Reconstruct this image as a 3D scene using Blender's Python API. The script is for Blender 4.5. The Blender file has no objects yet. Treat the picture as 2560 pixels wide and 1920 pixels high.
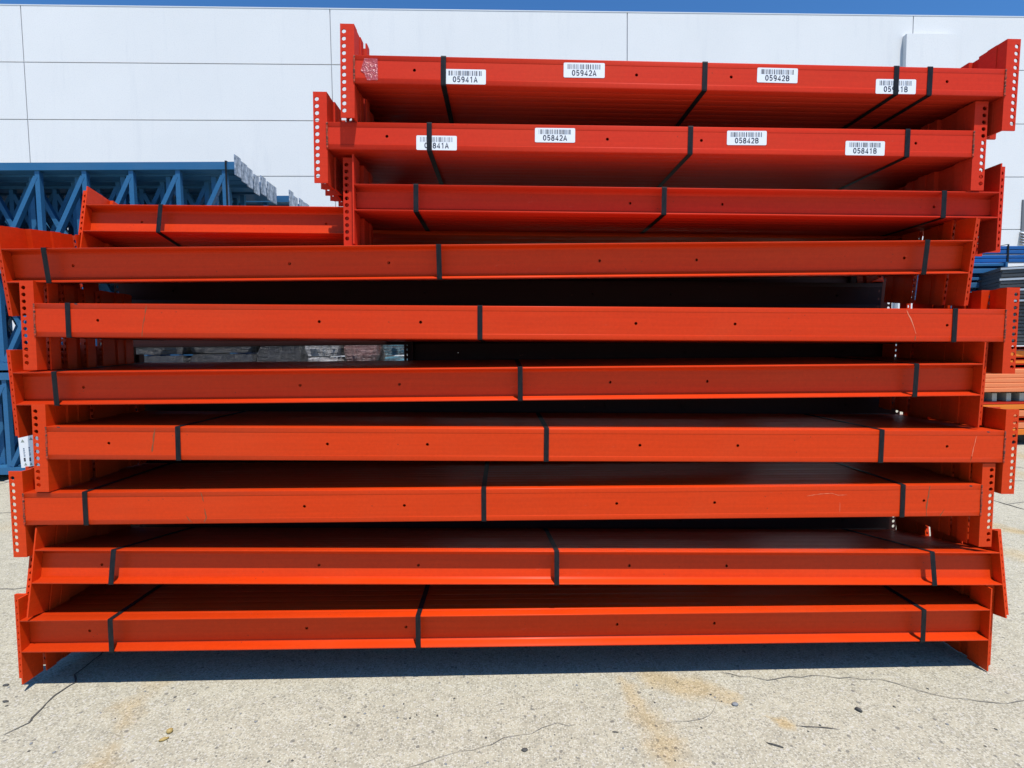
import bpy, math, random
from math import sin, cos, tan, radians, pi, atan2, sqrt
from mathutils import Vector, Matrix, Quaternion

S = 0.0254                 # everything below is measured in inches and scaled to metres
CAMH = 50.1                # camera height above the ground, inches
rnd = random.Random(7)
scene = bpy.context.scene
COL = scene.collection

# ------------------------------------------------------------------ camera
FPX, PITCH, ROLL, YAW, CX, CY = 1330.0, radians(3.44), radians(0.6), radians(1.0), 1280.0, 960.0
_fw = Vector((sin(YAW)*cos(PITCH), cos(YAW)*cos(PITCH), -sin(PITCH)))
_rt0 = Vector((cos(YAW), -sin(YAW), 0)); _up0 = _rt0.cross(_fw)
_rt = _rt0*cos(ROLL) - _up0*sin(ROLL); _up = _up0*cos(ROLL) + _rt0*sin(ROLL)
cam_d = bpy.data.cameras.new('camera'); cam = bpy.data.objects.new('camera', cam_d); COL.objects.link(cam)
cam_d.sensor_width = 36.0; cam_d.lens = 36.0*FPX/2560.0; cam_d.clip_start = 0.05; cam_d.clip_end = 3000
m = Matrix((( _rt.x, _up.x, -_fw.x, 0), (_rt.y, _up.y, -_fw.y, 0), (_rt.z, _up.z, -_fw.z, CAMH*S), (0, 0, 0, 1)))
cam.matrix_world = m
scene.camera = cam

def at(u, v, Y):
    """point (inches, Z above ground) on the vertical plane Y seen at photo position u, v"""
    d = _fw + _rt*((u-CX)/FPX) - _up*((v-CY)/FPX)
    p = d*(Y/d.y)
    return Vector((p.x, p.y, p.z + CAMH))
def on_ground(u, v, h=0.0):
    d = _fw + _rt*((u-CX)/FPX) - _up*((v-CY)/FPX)
    p = d*((h-CAMH)/d.z)
    return Vector((p.x, p.y, h))

# ------------------------------------------------------------------ light
SUNV = Vector((0.43, -1.0, 0)).normalized()*cos(radians(68.8)); SUNV.z = sin(radians(68.8))
w = bpy.data.worlds.new('World'); scene.world = w; w.use_nodes = True
nt = w.node_tree
bg = nt.nodes['Background']; sky = nt.nodes.new('ShaderNodeTexSky'); sky.sky_type = 'NISHITA'
sky.sun_disc = False; sky.sun_elevation = radians(68.8); sky.sun_rotation = atan2(SUNV.x, SUNV.y)
sky.altitude = 100; sky.air_density = 1.0; sky.dust_density = 0.3; sky.ozone_density = 2.2
tint = nt.nodes.new('ShaderNodeMix'); tint.data_type = 'RGBA'; tint.blend_type = 'MULTIPLY'; tint.inputs[0].default_value = 1.0
tint.inputs[7].default_value = (0.47, 0.92, 1.33, 1)      # deep clear blue, the same all over the sky
nt.links.new(sky.outputs[0], tint.inputs[6]); nt.links.new(tint.outputs[2], bg.inputs[0]); bg.inputs[1].default_value = 0.118
sl = bpy.data.lights.new('sun', 'SUN'); sl.energy = 5.0; sl.angle = radians(0.5); sl.color = (1.0, 0.955, 0.89)
so = bpy.data.objects.new('sun', sl); COL.objects.link(so); so.location = (3, -6, 12)
so.rotation_mode = 'QUATERNION'; so.rotation_quaternion = SUNV.to_track_quat('Z', 'Y')
scene.view_settings.view_transform = 'Standard'; scene.view_settings.look = 'None'
scene.view_settings.exposure = 0.0; scene.view_settings.gamma = 1.0
scene.view_settings.use_curve_mapping = False
scene.cycles.max_bounces = 8; scene.cycles.diffuse_bounces = 1

# ------------------------------------------------------------------ materials
def node(nt, t, **kw):
    n = nt.nodes.new(t)
    for k, v in kw.items(): setattr(n, k, v)
    return n
def lk(nt, a, b): nt.links.new(a, b)
def new_mat(name, color, rough=0.5, metal=0.0, spec=0.5):
    m = bpy.data.materials.new(name); m.use_nodes = True
    b = m.node_tree.nodes['Principled BSDF']
    b.inputs['Base Color'].default_value = (*color, 1); b.inputs['Roughness'].default_value = rough
    b.inputs['Metallic'].default_value = metal; b.inputs['Specular IOR Level'].default_value = spec
    return m, m.node_tree, b
def mapping(nt, scale, src='Object'):
    tc = node(nt, 'ShaderNodeTexCoord'); mp = node(nt, 'ShaderNodeMapping')
    mp.inputs['Scale'].default_value = scale; lk(nt, tc.outputs[src], mp.inputs['Vector'])
    return mp.outputs[0]
def noise(nt, vec, scale, detail=4, rough=0.55):
    n = node(nt, 'ShaderNodeTexNoise'); n.inputs['Scale'].default_value = scale
    n.inputs['Detail'].default_value = detail; n.inputs['Roughness'].default_value = rough
    if vec is not None: lk(nt, vec, n.inputs['Vector'])
    return n.outputs['Fac']
def ramp(nt, fac, stops, interp='LINEAR'):
    r = node(nt, 'ShaderNodeValToRGB'); cr = r.color_ramp; cr.interpolation = interp
    while len(cr.elements) < len(stops): cr.elements.new(0.5)
    for e, (p, c) in zip(cr.elements, stops):
        e.position = p; e.color = (*c, 1) if len(c) == 3 else c
    lk(nt, fac, r.inputs[0]); return r.outputs[0]
def mix(nt, fac, a, b, typ='MIX'):
    n = node(nt, 'ShaderNodeMix', data_type='RGBA', blend_type=typ)
    if isinstance(fac, (int, float)): n.inputs[0].default_value = fac
    else: lk(nt, fac, n.inputs[0])
    for s, x in ((n.inputs[6], a), (n.inputs[7], b)):
        if isinstance(x, tuple): s.default_value = (*x, 1)
        else: lk(nt, x, s)
    return n.outputs[2]
def math_(nt, op, a, b=None, c=None, clamp=False):
    n = node(nt, 'ShaderNodeMath', operation=op); n.use_clamp = clamp
    for i, x in enumerate((a, b, c)):
        if x is None: continue
        if isinstance(x, (int, float)): n.inputs[i].default_value = x
        else: lk(nt, x, n.inputs[i])
    return n.outputs[0]
def bump(nt, b, h, strength, dist=0.001):
    n = node(nt, 'ShaderNodeBump'); n.inputs['Strength'].default_value = strength
    n.inputs['Distance'].default_value = dist; lk(nt, h, n.inputs['Height']); lk(nt, n.outputs[0], b.inputs['Normal'])

def paint(name, color, dust=(0.60, 0.10, 0.03), rough=0.50, rust=0.22, coat=0.07):
    m, nt, b = new_mat(name, color, rough, 0, 0.18); b.inputs['Coat Weight'].default_value = coat; b.inputs['Coat Roughness'].default_value = 0.25
    v = mapping(nt, (1, 1, 1)); vs = mapping(nt, (0.35, 6, 14)); vw = mapping(nt, (1.0, 1, 1))
    big = noise(nt, v, 2.2, 5, 0.6); streak = noise(nt, vs, 5.5, 5, 0.65); fine = noise(nt, v, 420, 3)
    c = mix(nt, ramp(nt, streak, [(0.35, (0, 0, 0)), (0.75, (1, 1, 1))]), tuple(x*0.94 for x in color), tuple(min(1, x*1.07) for x in color))
    c = mix(nt, math_(nt, 'MULTIPLY', ramp(nt, big, [(0.45, (0, 0, 0)), (0.8, (1, 1, 1))]), 0.16), c, dust)
    # chalky scuffs, long and thin
    sc = noise(nt, mapping(nt, (2, 9, 9)), 9, 8, 0.75)
    c = mix(nt, math_(nt, 'MULTIPLY', ramp(nt, sc, [(0.64, (0, 0, 0)), (0.72, (1, 1, 1))]), 0.30), c, (0.78, 0.22, 0.14))
    mot = noise(nt, v, 75, 5, 0.7)
    c = mix(nt, 1.0, c, ramp(nt, mot, [(0.30, (0.90, 0.86, 0.86)), (0.70, (1.0, 1.0, 1.0))]), 'MULTIPLY')
    # small dark chips
    vo = node(nt, 'ShaderNodeTexVoronoi'); vo.inputs['Scale'].default_value = 34; lk(nt, v, vo.inputs['Vector'])
    chip = math_(nt, 'MULTIPLY', math_(nt, 'LESS_THAN', vo.outputs['Distance'], 0.085),
                 math_(nt, 'GREATER_THAN', noise(nt, v, 6.5, 2), 0.60))
    c = mix(nt, math_(nt, 'MULTIPLY', chip, rust*2), c, (0.10, 0.03, 0.02))
    lk(nt, c, b.inputs['Base Color'])
    r = math_(nt, 'ADD', math_(nt, 'MULTIPLY', big, 0.22), rough-0.10); lk(nt, r, b.inputs['Roughness'])
    h = math_(nt, 'ADD', math_(nt, 'MULTIPLY', fine, 0.5), math_(nt, 'MULTIPLY', streak, 0.6))
    bump(nt, b, h, 0.25, 0.0006)
    return m
M = {}
M['orange'] = paint('orange_red_enamel', (0.73, 0.043, 0.003))
M['orange_b'] = paint('orange_red_enamel_b', (0.75, 0.050, 0.003))
M['red'] = paint('orange_red_enamel_reddened', (0.71, 0.034, 0.010), rough=0.62, coat=0.0)  # same enamel, reddened for the sky cast and view angle
M['dark'] = paint('gap_shade_maroon', (0.035, 0.009, 0.008), dust=(0.05, 0.015, 0.012), rough=0.62, coat=0.0)  # darkness of the gaps put into the colour; beams' real paint unknown
M['blue'] = paint('blue_enamel', (0.034, 0.150, 0.310), (0.18, 0.26, 0.34), 0.45)
M['blue_dark'] = paint('deep_blue_enamel', (0.012, 0.12, 0.38), (0.2, 0.3, 0.4), 0.45)
M['peach'] = paint('sunlit_orange_enamel', (0.88, 0.26, 0.10), (0.9, 0.42, 0.22), 0.5)  # orange paled: overexposed sunlight is put into the colour
M['amber'] = paint('amber_enamel', (0.88, 0.22, 0.02), (0.8, 0.4, 0.1), 0.45)
# steel strap
m_, nt_, b_ = new_mat('black_steel_strap', (0.012, 0.013, 0.016), 0.5, 0.0, 0.2)
n_ = noise(nt_, mapping(nt_, (30, 30, 6)), 6, 4)
lk(nt_, ramp(nt_, n_, [(0.35, (0.006, 0.007, 0.009)), (0.8, (0.018, 0.020, 0.023))]), b_.inputs['Base Color']); M['strap'] = m_
# weld
m_, nt_, b_ = new_mat('rusty_weld', (0.35, 0.06, 0.02), 0.7)
n_ = noise(nt_, mapping(nt_, (1, 1, 1)), 130, 5)
lk(nt_, ramp(nt_, n_, [(0.40, (0.60, 0.05, 0.012)), (0.50, (0.26, 0.05, 0.02)), (0.60, (0.06, 0.025, 0.016))]), b_.inputs['Base Color'])
bump(nt_, b_, n_, 0.8, 0.002); M['weld'] = m_
M['scratch'] = new_mat('rust_scratch', (0.26, 0.075, 0.022), 0.8)[0]
M['scratch_l'] = new_mat('pale_scratch', (0.80, 0.24, 0.12), 0.6)[0]
M['nick'] = new_mat('bare_steel_nick', (0.06, 0.035, 0.03), 0.6)[0]
M['paper'] = new_mat('white_label_paper', (0.88, 0.89, 0.90), 0.45)[0]
M['ink'] = new_mat('black_ink', (0.035, 0.038, 0.06), 0.6)[0]
M['ink_grey'] = new_mat('grey_blue_ink', (0.22, 0.27, 0.34), 0.6)[0]
M['ink_green'] = new_mat('faded_green_ink', (0.30, 0.34, 0.30), 0.6)[0]
m_, nt_, b_ = new_mat('clear_packing_tape', (0.62, 0.16, 0.17), 0.16, 0, 0.9)
n_ = noise(nt_, mapping(nt_, (1, 1, 1)), 60, 5, 0.7); bump(nt_, b_, n_, 1.0, 0.006)
lk(nt_, ramp(nt_, n_, [(0.48, (0.50, 0.05, 0.045)), (0.64, (0.48, 0.09, 0.10)), (0.78, (0.70, 0.42, 0.42))]), b_.inputs['Base Color']); M['tape'] = m_
# galvanised plates
m_, nt_, b_ = new_mat('galvanised_steel', (0.42, 0.46, 0.52), 0.42, 0.35)
n_ = noise(nt_, mapping(nt_, (1, 1, 1)), 12, 6, 0.7)
lk(nt_, ramp(nt_, n_, [(0.38, (0.10, 0.13, 0.17)), (0.5, (0.33, 0.38, 0.45)), (0.64, (0.62, 0.66, 0.72))]), b_.inputs['Base Color']); M['galv'] = m_
# wire deck
M['wire'] = new_mat('dark_zinc_wire', (0.07, 0.072, 0.075), 0.45, 0.3)[0]
M['wire_l'] = new_mat('bright_zinc_wire', (0.55, 0.56, 0.58), 0.4, 0.3)[0]
M['wood'] = new_mat('pale_dunnage_wood', (0.50, 0.45, 0.38), 0.8)[0]
# plastic wrap
def wrap(name, lo, hi):
    m, nt, b = new_mat(name, hi, 0.28, 0, 0.7)
    n = noise(nt, mapping(nt, (1.0, 1, 9)), 7, 7, 0.72); lk(nt, ramp(nt, n, [(0.36, lo), (0.62, hi)]), b.inputs['Base Color'])
    bump(nt, b, n, 1.0, 0.03); return m
M['wrap_white'] = wrap('white_stretch_wrap', (0.12, 0.11, 0.11), (0.60, 0.58, 0.57))
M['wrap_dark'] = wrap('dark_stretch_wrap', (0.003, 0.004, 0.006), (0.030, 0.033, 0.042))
M['wrap_pink'] = wrap('rosy_stretch_wrap', (0.10, 0.012, 0.010), (0.36, 0.22, 0.21))
M['wrap_blue'] = wrap('pale_blue_stretch_wrap', (0.05, 0.015, 0.012), (0.12, 0.33, 0.42))
# stucco wall
m_, nt_, b_ = new_mat('white_tilt_up_concrete', (0.86, 0.87, 0.87), 0.85, 0, 0.2)
v_ = mapping(nt_, (1, 1, 1)); a_ = noise(nt_, v_, 0.35, 6, 0.62); f_ = noise(nt_, v_, 38, 4, 0.7)
c_ = ramp(nt_, a_, [(0.32, (0.785, 0.785, 0.77)), (0.68, (0.835, 0.83, 0.81))])
vs_ = noise(nt_, mapping(nt_, (1.2, 1.2, 0.12)), 2.4, 6, 0.7)
c_ = mix(nt_, math_(nt_, 'MULTIPLY', ramp(nt_, vs_, [(0.55, (0, 0, 0)), (0.8, (1, 1, 1))]), 0.5), c_, (0.66, 0.67, 0.68))
c_ = mix(nt_, math_(nt_, 'MULTIPLY', ramp(nt_, f_, [(0.35, (1, 1, 1)), (0.5, (0, 0, 0))]), 0.20), c_, (0.55, 0.56, 0.58))
lk(nt_, c_, b_.inputs['Base Color']); bump(nt_, b_, f_, 0.35, 0.006); M['wall'] = m_
M['joint'] = new_mat('joint_sealant', (0.46, 0.48, 0.52), 0.9)[0]
M['louvre'] = new_mat('white_louvre_paint', (0.7, 0.72, 0.74), 0.5)[0]
M['louvre_d'] = new_mat('grey_louvre_mesh', (0.16, 0.17, 0.18), 0.6)[0]
M['crack'] = new_mat('crack_shadow_dirt', (0.085, 0.078, 0.068), 0.95)[0]
M['crack_s'] = new_mat('hairline_crack_dirt', (0.22, 0.20, 0.165), 0.95)[0]
M['stone_d'] = new_mat('dark_pebble', (0.07, 0.068, 0.062), 0.8)[0]
M['stone_g'] = new_mat('grey_pebble', (0.22, 0.23, 0.24), 0.7)[0]
M['husk'] = new_mat('yellow_brown_husk', (0.40, 0.28, 0.09), 0.6)[0]
M['roof'] = new_mat('grey_roofing', (0.3, 0.3, 0.3), 0.9)[0]

# concrete yard: exposed aggregate, ochre stains with their own outline
def concrete():
    m, nt, b = new_mat('worn_concrete', (0.4, 0.38, 0.33), 0.9, 0, 0.2)
    tc = node(nt, 'ShaderNodeTexCoord'); P = tc.outputs['Object']
    big = noise(nt, P, 1.3, 6, 0.6); mid = noise(nt, P, 14, 6, 0.7)
    c = ramp(nt, big, [(0.30, (0.372, 0.340, 0.252)), (0.70, (0.440, 0.403, 0.302))])
    c = mix(nt, 0.38, c, ramp(nt, mid, [(0.34, (0.30, 0.272, 0.21)), (0.62, (0.55, 0.50, 0.372))]))
    # worn paste with fine sand and stone, three sizes
    for sc, th, col, amt, cl in ((170, 0.50, (0.60, 0.57, 0.47), 0.70, 0.45), (120, 0.42, (0.18, 0.168, 0.14), 0.55, 0.63), (75, 0.34, (0.23, 0.21, 0.17), 0.50, 0.78), (48, 0.26, (0.55, 0.52, 0.47), 0.55, 0.66)):
        vo = node(nt, 'ShaderNodeTexVoronoi'); vo.inputs['Scale'].default_value = sc; lk(nt, P, vo.inputs['Vector'])
        vo.inputs['Randomness'].default_value = 1.0
        sep = node(nt, 'ShaderNodeSeparateColor'); lk(nt, vo.outputs['Color'], sep.inputs[0])
        msk = math_(nt, 'MULTIPLY', math_(nt, 'LESS_THAN', vo.outputs['Distance'], th), math_(nt, 'GREATER_THAN', sep.outputs[0], cl))
        c = mix(nt, math_(nt, 'MULTIPLY', msk, amt), c, col)
    # scattered dark stones
    for sc, th, cl in ((30, 0.19, 0.80), (13, 0.09, 0.78)):
        vo = node(nt, 'ShaderNodeTexVoronoi'); vo.inputs['Scale'].default_value = sc
        dn = node(nt, 'ShaderNodeVectorMath', operation='ADD'); nn = node(nt, 'ShaderNodeTexNoise'); nn.inputs['Scale'].default_value = 60
        lk(nt, P, nn.inputs['Vector']); sm = node(nt, 'ShaderNodeVectorMath', operation='SCALE'); sm.inputs[3].default_value = 0.014
        lk(nt, nn.outputs['Color'], sm.inputs[0]); lk(nt, P, dn.inputs[0]); lk(nt, sm.outputs[0], dn.inputs[1]); lk(nt, dn.outputs[0], vo.inputs['Vector'])
        sep = node(nt, 'ShaderNodeSeparateColor'); lk(nt, vo.outputs['Color'], sep.inputs[0])
        msk = math_(nt, 'MULTIPLY', math_(nt, 'LESS_THAN', vo.outputs['Distance'], th), math_(nt, 'GREATER_THAN', sep.outputs[1], cl))
        c = mix(nt, math_(nt, 'MULTIPLY', msk, 0.7), c, (0.14, 0.132, 0.118))
    # ochre stains: distance to segments
    nz = node(nt, 'ShaderNodeTexNoise'); nz.inputs['Scale'].default_value = 6; nz.inputs['Detail'].default_value = 6
    lk(nt, P, nz.inputs['Vector'])
    tot = None
    segs = [((260, 1910), (330, 1760), 2.6, .5), ((330, 1760), (430, 1695), 2.2, .3), ((1555, 1700), (1620, 1790), 2.0, .55), ((1620, 1790), (1680, 1915), 3.4, .6),
            ((1640, 1695), (1740, 1720), 3.4, .65), ((1740, 1715), (1830, 1755), 1.6, .5), ((1890, 1780), (1955, 1805), 1.0, .8),
            ((2460, 1310), (2700, 1365), 4.2, .8), ((2470, 1370), (2760, 1440), 6.0, .6), ((2480, 1120), (2700, 1180), 7.0, .6), ((2500, 1170), (2700, 1230), 6.0, .45), ((10, 1320), (-200, 1350), 8, .25)]
    for a, bb, wd, am in segs:
        A = on_ground(*a)*S; B = on_ground(*bb)*S; AB = B-A; L2 = AB.length_squared
        d1 = node(nt, 'ShaderNodeVectorMath', operation='SUBTRACT'); lk(nt, P, d1.inputs[0]); d1.inputs[1].default_value = A
        dt = node(nt, 'ShaderNodeVectorMath', operation='DOT_PRODUCT'); lk(nt, d1.outputs[0], dt.inputs[0]); dt.inputs[1].default_value = AB/L2
        t = math_(nt, 'ADD', dt.outputs['Value'], 0.0, clamp=True)
        sc = node(nt, 'ShaderNodeVectorMath', operation='SCALE'); sc.inputs[0].default_value = AB; lk(nt, t, sc.inputs[3])
        d2 = node(nt, 'ShaderNodeVectorMath', operation='DISTANCE'); lk(nt, d1.outputs[0], d2.inputs[0]); lk(nt, sc.outputs[0], d2.inputs[1])
        dd = math_(nt, 'ADD', d2.outputs['Value'], math_(nt, 'MULTIPLY', math_(nt, 'SUBTRACT', nz.outputs['Fac'], 0.5), 0.28))
        k = math_(nt, 'MULTIPLY', math_(nt, 'SUBTRACT', 1.0, math_(nt, 'DIVIDE', dd, wd*S), clamp=True), am*1.0, clamp=True)
        tot = k if tot is None else math_(nt, 'MAXIMUM', tot, k)
    c = mix(nt, tot, c, mix(nt, 1.0, c, (1.0, 0.80, 0.52), 'MULTIPLY'))
    lk(nt, c, b.inputs['Base Color'])
    bump(nt, b, math_(nt, 'ADD', math_(nt, 'MULTIPLY', mid, 0.5), noise(nt, P, 160, 3)), 0.55, 0.003)
    return m
M['concrete'] = concrete()

# ------------------------------------------------------------------ mesh helpers (inches in, metres out)
class MB:
    def __init__(s): s.v = []; s.f = []; s.ns = None
    def quad(s, a, b, c, d):
        i = len(s.v); s.v += [a, b, c, d]; s.f.append((i, i+1, i+2, i+3))
    def box(s, x0, x1, y0, y1, z0, z1):
        i = len(s.v)
        s.v += [(x, y, z) for z in (z0, z1) for y in (y0, y1) for x in (x0, x1)]
        s.f += [tuple(i+k for k in q) for q in ((0, 2, 3, 1), (4, 5, 7, 6), (0, 1, 5, 4), (2, 6, 7, 3), (0, 4, 6, 2), (1, 3, 7, 5))]
    def prism(s, prof, x0, x1, nseg=1):
        """profile of (y, z) points, swept along x"""
        i = len(s.v); n = len(prof)
        for k in range(nseg+1):
            x = x0+(x1-x0)*k/nseg
            s.v += [(x, y, z) for y, z in prof]
        for k in range(nseg):
            for j in range(n):
                a = i+k*n+j; b = i+k*n+(j+1) % n
                s.f.append((a, b, b+n, a+n))
        s.f.append(tuple(i+j for j in range(n-1, -1, -1))); s.f.append(tuple(i+nseg*n+j for j in range(n)))
    def bar(s, a, b, w, d, up=(0, 0, 1)):
        a = Vector(a); b = Vector(b); t = (b-a).normalized(); side = t.cross(Vector(up))
        if side.length < 1e-4: side = t.cross(Vector((0, 1, 0)))
        side.normalize(); u = side.cross(t).normalized()
        i = len(s.v)
        for p in (a, b):
            for sx, sz in ((-1, -1), (1, -1), (1, 1), (-1, 1)):
                s.v.append(tuple(p+side*(sx*w/2)+u*(sz*d/2)))
        s.f += [(i, i+1, i+2, i+3), (i+7, i+6, i+5, i+4)] + [(i+k, i+4+k, i+4+(k+1) % 4, i+(k+1) % 4) for k in range(4)]
    def holed(s, fn, L, H, T, holes, sides=True):
        """plate L x H, thickness T; holes (l, r) on the long axis at mid height h; fn(l, h, t) -> point"""
        def ring(lc, hc, half, r, h0, h1):
            pts = []
            for k in range(4): pts.append((lc-half, h0+(h1-h0)*k/4))
            for k in range(4): pts.append((lc-half+2*half*k/4, h1))
            for k in range(4): pts.append((lc+half, h1-(h1-h0)*k/4))
            for k in range(4): pts.append((lc+half-2*half*k/4, h0))
            n = len(pts); i = len(s.v)
            for t in (0, T):
                s.v += [fn(p[0], p[1], t) for p in pts]
                for p in pts:
                    a = atan2(p[1]-hc, p[0]-lc); s.v.append(fn(lc+r*cos(a), hc+r*sin(a), t))
            for j in range(n):
                k = (j+1) % n
                s.f.append((i+j, i+k, i+n+k, i+n+j)); s.f.append((i+2*n+j, i+3*n+j, i+3*n+k, i+2*n+k))
                s.f.append((i+n+j, i+n+k, i+3*n+k, i+3*n+j))
        l = 0.0
        for (lc, hc, r, half) in holes:
            if lc-half > l+1e-6: s._slab(fn, l, lc-half, H, T)
            ring(lc, hc, half, r, 0, H); l = lc+half
        if L > l+1e-6: s._slab(fn, l, L, H, T)
        if sides:
          for h in (0, H): s.quad(fn(0, h, 0), fn(L, h, 0), fn(L, h, T), fn(0, h, T))
        for q in (0, L): s.quad(fn(q, 0, 0), fn(q, H, 0), fn(q, H, T), fn(q, 0, T))
    def _slab(s, fn, a, b, H, T):
        for t in (0, T): s.quad(fn(a, 0, t), fn(b, 0, t), fn(b, H, t), fn(a, H, t))
    def mesh(s, name, mat, smooth=False):
        me = bpy.data.meshes.new(name)
        me.from_pydata([(x*S, y*S, z*S) for x, y, z in s.v], [], s.f)
        import bmesh
        bm = bmesh.new(); bm.from_mesh(me); bmesh.ops.remove_doubles(bm, verts=bm.verts, dist=1e-6)
        bmesh.ops.recalc_face_normals(bm, faces=bm.faces); bm.to_mesh(me); bm.free()
        if s.ns is not None and len(me.polygons) == len(s.f):
            for i, p in enumerate(me.polygons):
                p.use_smooth = i < s.ns and p.loop_total == 4
                if i >= s.ns and abs(p.normal.y) > 0.9 and (p.center.y > TW*S/2) != (p.normal.y > 0): p.flip()
        if mat: me.materials.append(mat)
        if smooth: me.polygons.foreach_set('use_smooth', [True]*len(me.polygons))
        me.update(); return me
    def build(s, name, mat, parent=None, smooth=False):
        return obj(name, s.mesh(name, mat, smooth), parent)
def obj(name, me, parent=None):
    o = bpy.data.objects.new(name, me); COL.objects.link(o)
    if parent is not None: o.parent = parent
    return o
def empty(name, loc=(0, 0, 0), rot=None):
    o = bpy.data.objects.new(name, None); COL.objects.link(o); o.location = Vector(loc)*S
    o.empty_display_size = 0.1
    if rot is not None: o.rotation_mode = 'QUATERNION'; o.rotation_quaternion = rot
    return o
def tag(o, label=None, cat=None, group=None, kind=None):
    if label: o['label'] = label
    if cat: o['category'] = cat; o['kind'] = 'thing'
    if group: o['group'] = group
    if kind: o['kind'] = kind
    return o
def copy_tree(o, parent=None):
    c = o.copy(); COL.objects.link(c)
    if parent is not None: c.parent = parent
    for ch in list(o.children): copy_tree(ch, c)
    return c

# ------------------------------------------------------------------ setting: ground
g = MB(); g.quad((-16000, -8000, 0), (16000, -8000, 0), (16000, 24000, 0), (-16000, 24000, 0))
ground = tag(g.build('ground', M['concrete']), kind='structure')
def ribbon(pts, wd, mat, name, parent, z=0.12, jit=0.5, seed=1):
    r = random.Random(seed); P = []
    for (a, b) in zip(pts[:-1], pts[1:]):
        A, B = on_ground(*a), on_ground(*b); n = max(2, int((B-A).length/1.6))
        for k in range(n):
            p = A.lerp(B, k/n); P.append(p+Vector((r.uniform(-jit, jit), r.uniform(-jit, jit), 0)))
    P.append(on_ground(*pts[-1])); mb = MB(); i0 = len(mb.v)
    for k, p in enumerate(P):
        t = (P[min(k+1, len(P)-1)]-P[max(k-1, 0)]); t.z = 0; t.normalize(); nrm = Vector((-t.y, t.x, 0))
        ww = wd*r.uniform(0.45, 1.3)*(0.35 if k in (0, len(P)-1) else 1)
        for s_ in (-1, 1):
            q = p+nrm*(s_*ww/2); mb.v.append((q.x, q.y, z))
    for k in range(len(P)-1): mb.f.append((2*k, 2*k+1, 2*k+3, 2*k+2))
    return mb.build(name, mat, parent)
ribbon([(0, 1850), (60, 1812), (120, 1755), (160, 1722), (195, 1695), (215, 1668), (250, 1640), (290, 1610)], 0.22, M['crack'], 'crack', ground, jit=0.7, seed=2)
ribbon([(1805, 1682), (1850, 1690), (1920, 1700), (1970, 1692), (2060, 1692), (2190, 1698), (2250, 1715), (2310, 1733), (2380, 1744), (2440, 1752), (2520, 1761), (2600, 1752)], 0.12, M['crack_s'], 'crack', ground, 0.12, 0.35, 3)
ribbon([(1005, 1920), (1100, 1895), (1180, 1873), (1235, 1858), (1290, 1843), (1390, 1812), (1440, 1812)], 0.07, M['crack_s'], 'crack', ground, 0.12, 0.4, 4)
ribbon([(1640, 1815), (1700, 1808), (1750, 1800), (1785, 1770), (1800, 1742)], 0.06, M['crack_s'], 'crack', ground, 0.12, 0.4, 5)
ribbon([(1990, 1816), (2040, 1819), (2100, 1825)], 0.14, M['crack'], 'crack', ground, 0.12, 0.12, 6)
ribbon([(-60, 1475), (0, 1473), (62, 1471), (200, 1465)], 0.30, M['crack_s'], 'crack', ground, 0.12, 0.4, 7)
ribbon([(-80, 1230), (0, 1211), (60, 1197), (200, 1165)], 0.55, M['crack_s'], 'crack', ground, 0.12, 0.4, 8)
ribbon([(-80, 1287), (0, 1283), (50, 1280)], 0.45, M['crack_s'], 'crack', ground, 0.12, 0.6, 9)
ribbon([(2380, 1222), (2485, 1252), (2560, 1274), (2700, 1310)], 0.55, M['crack'], 'expansion_joint', ground, 0.12, 0.05, 10)
ribbon([(2520, 1260), (2560, 1256), (2660, 1247)], 0.35, M['crack_s'], 'crack', ground, 0.12, 0.4, 11)
ribbon([(2420, 1150), (2540, 1168), (2700, 1190)], 0.55, M['crack_s'], 'expansion_joint', ground, 0.12, 0.1, 12)
ribbon([(2420, 1195), (2540, 1202), (2700, 1213)], 0.45, M['crack_s'], 'crack', ground, 0.12, 0.6, 13)

# ------------------------------------------------------------------ warehouse behind
WALLY, WANG = 512.0, radians(1.0)
bld = tag(empty('warehouse', (0, WALLY, 0)), 'white windowless warehouse with grooved concrete wall panels behind the steel stacks', 'building')
bld.rotation_euler = (0, 0, WANG)
def wall_x(u, v):
    d = _fw + _rt*((u-CX)/FPX) - _up*((v-CY)/FPX)
    t = WALLY/(d.y-d.x*tan(WANG)); return d.x*t/cos(WANG), d.z*t+CAMH
x1, _ = wall_x(825, 60); x2, _ = wall_x(1570, 60); x0, _ = wall_x(52, 30); x3, _ = wall_x(2283, 60)
_, ztop = wall_x(1280, 28)
PW = (x3-x0)/3.0; ROWH = [ztop-wall_x(400, 158)[1], 0]; z158 = wall_x(400, 158)[1]; z300 = wall_x(400, 300)[1]; RH = z158-z300
#print('wall', x0, x1, x2, x3, 'top', ztop, 'rows', ztop-z158, RH)
zs = [ztop, z158]
while zs[-1]-RH > 20: zs.append(zs[-1]-RH)
zs.append(0.0)
xs = [x0+PW*k for k in range(-3, 8)]
J = 0.38
mb = MB(); mb.box(xs[0], xs[-1], 1.0, 700, 0, ztop-1.5); mb.build('wall_core', M['joint'], bld)
for i in range(len(xs)-1):
    for j in range(len(zs)-1):
        mb = MB(); mb.box(xs[i]+J, xs[i+1]-J, -0.0, 0.9, zs[j+1]+(J if j < len(zs)-2 else 0), zs[j]-(J if j else 0))
        mb.build('wall_panel', M['wall'], bld)
mb = MB(); mb.box(xs[0]-1, xs[-1]+1, -0.25, 14, ztop+0.02, ztop+0.9); mb.build('parapet_cap', M['louvre'], bld)
mb = MB(); mb.box(xs[0], xs[-1], 15, 700, ztop-1.4, ztop-0.6); mb.build('roof', M['roof'], bld)
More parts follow.
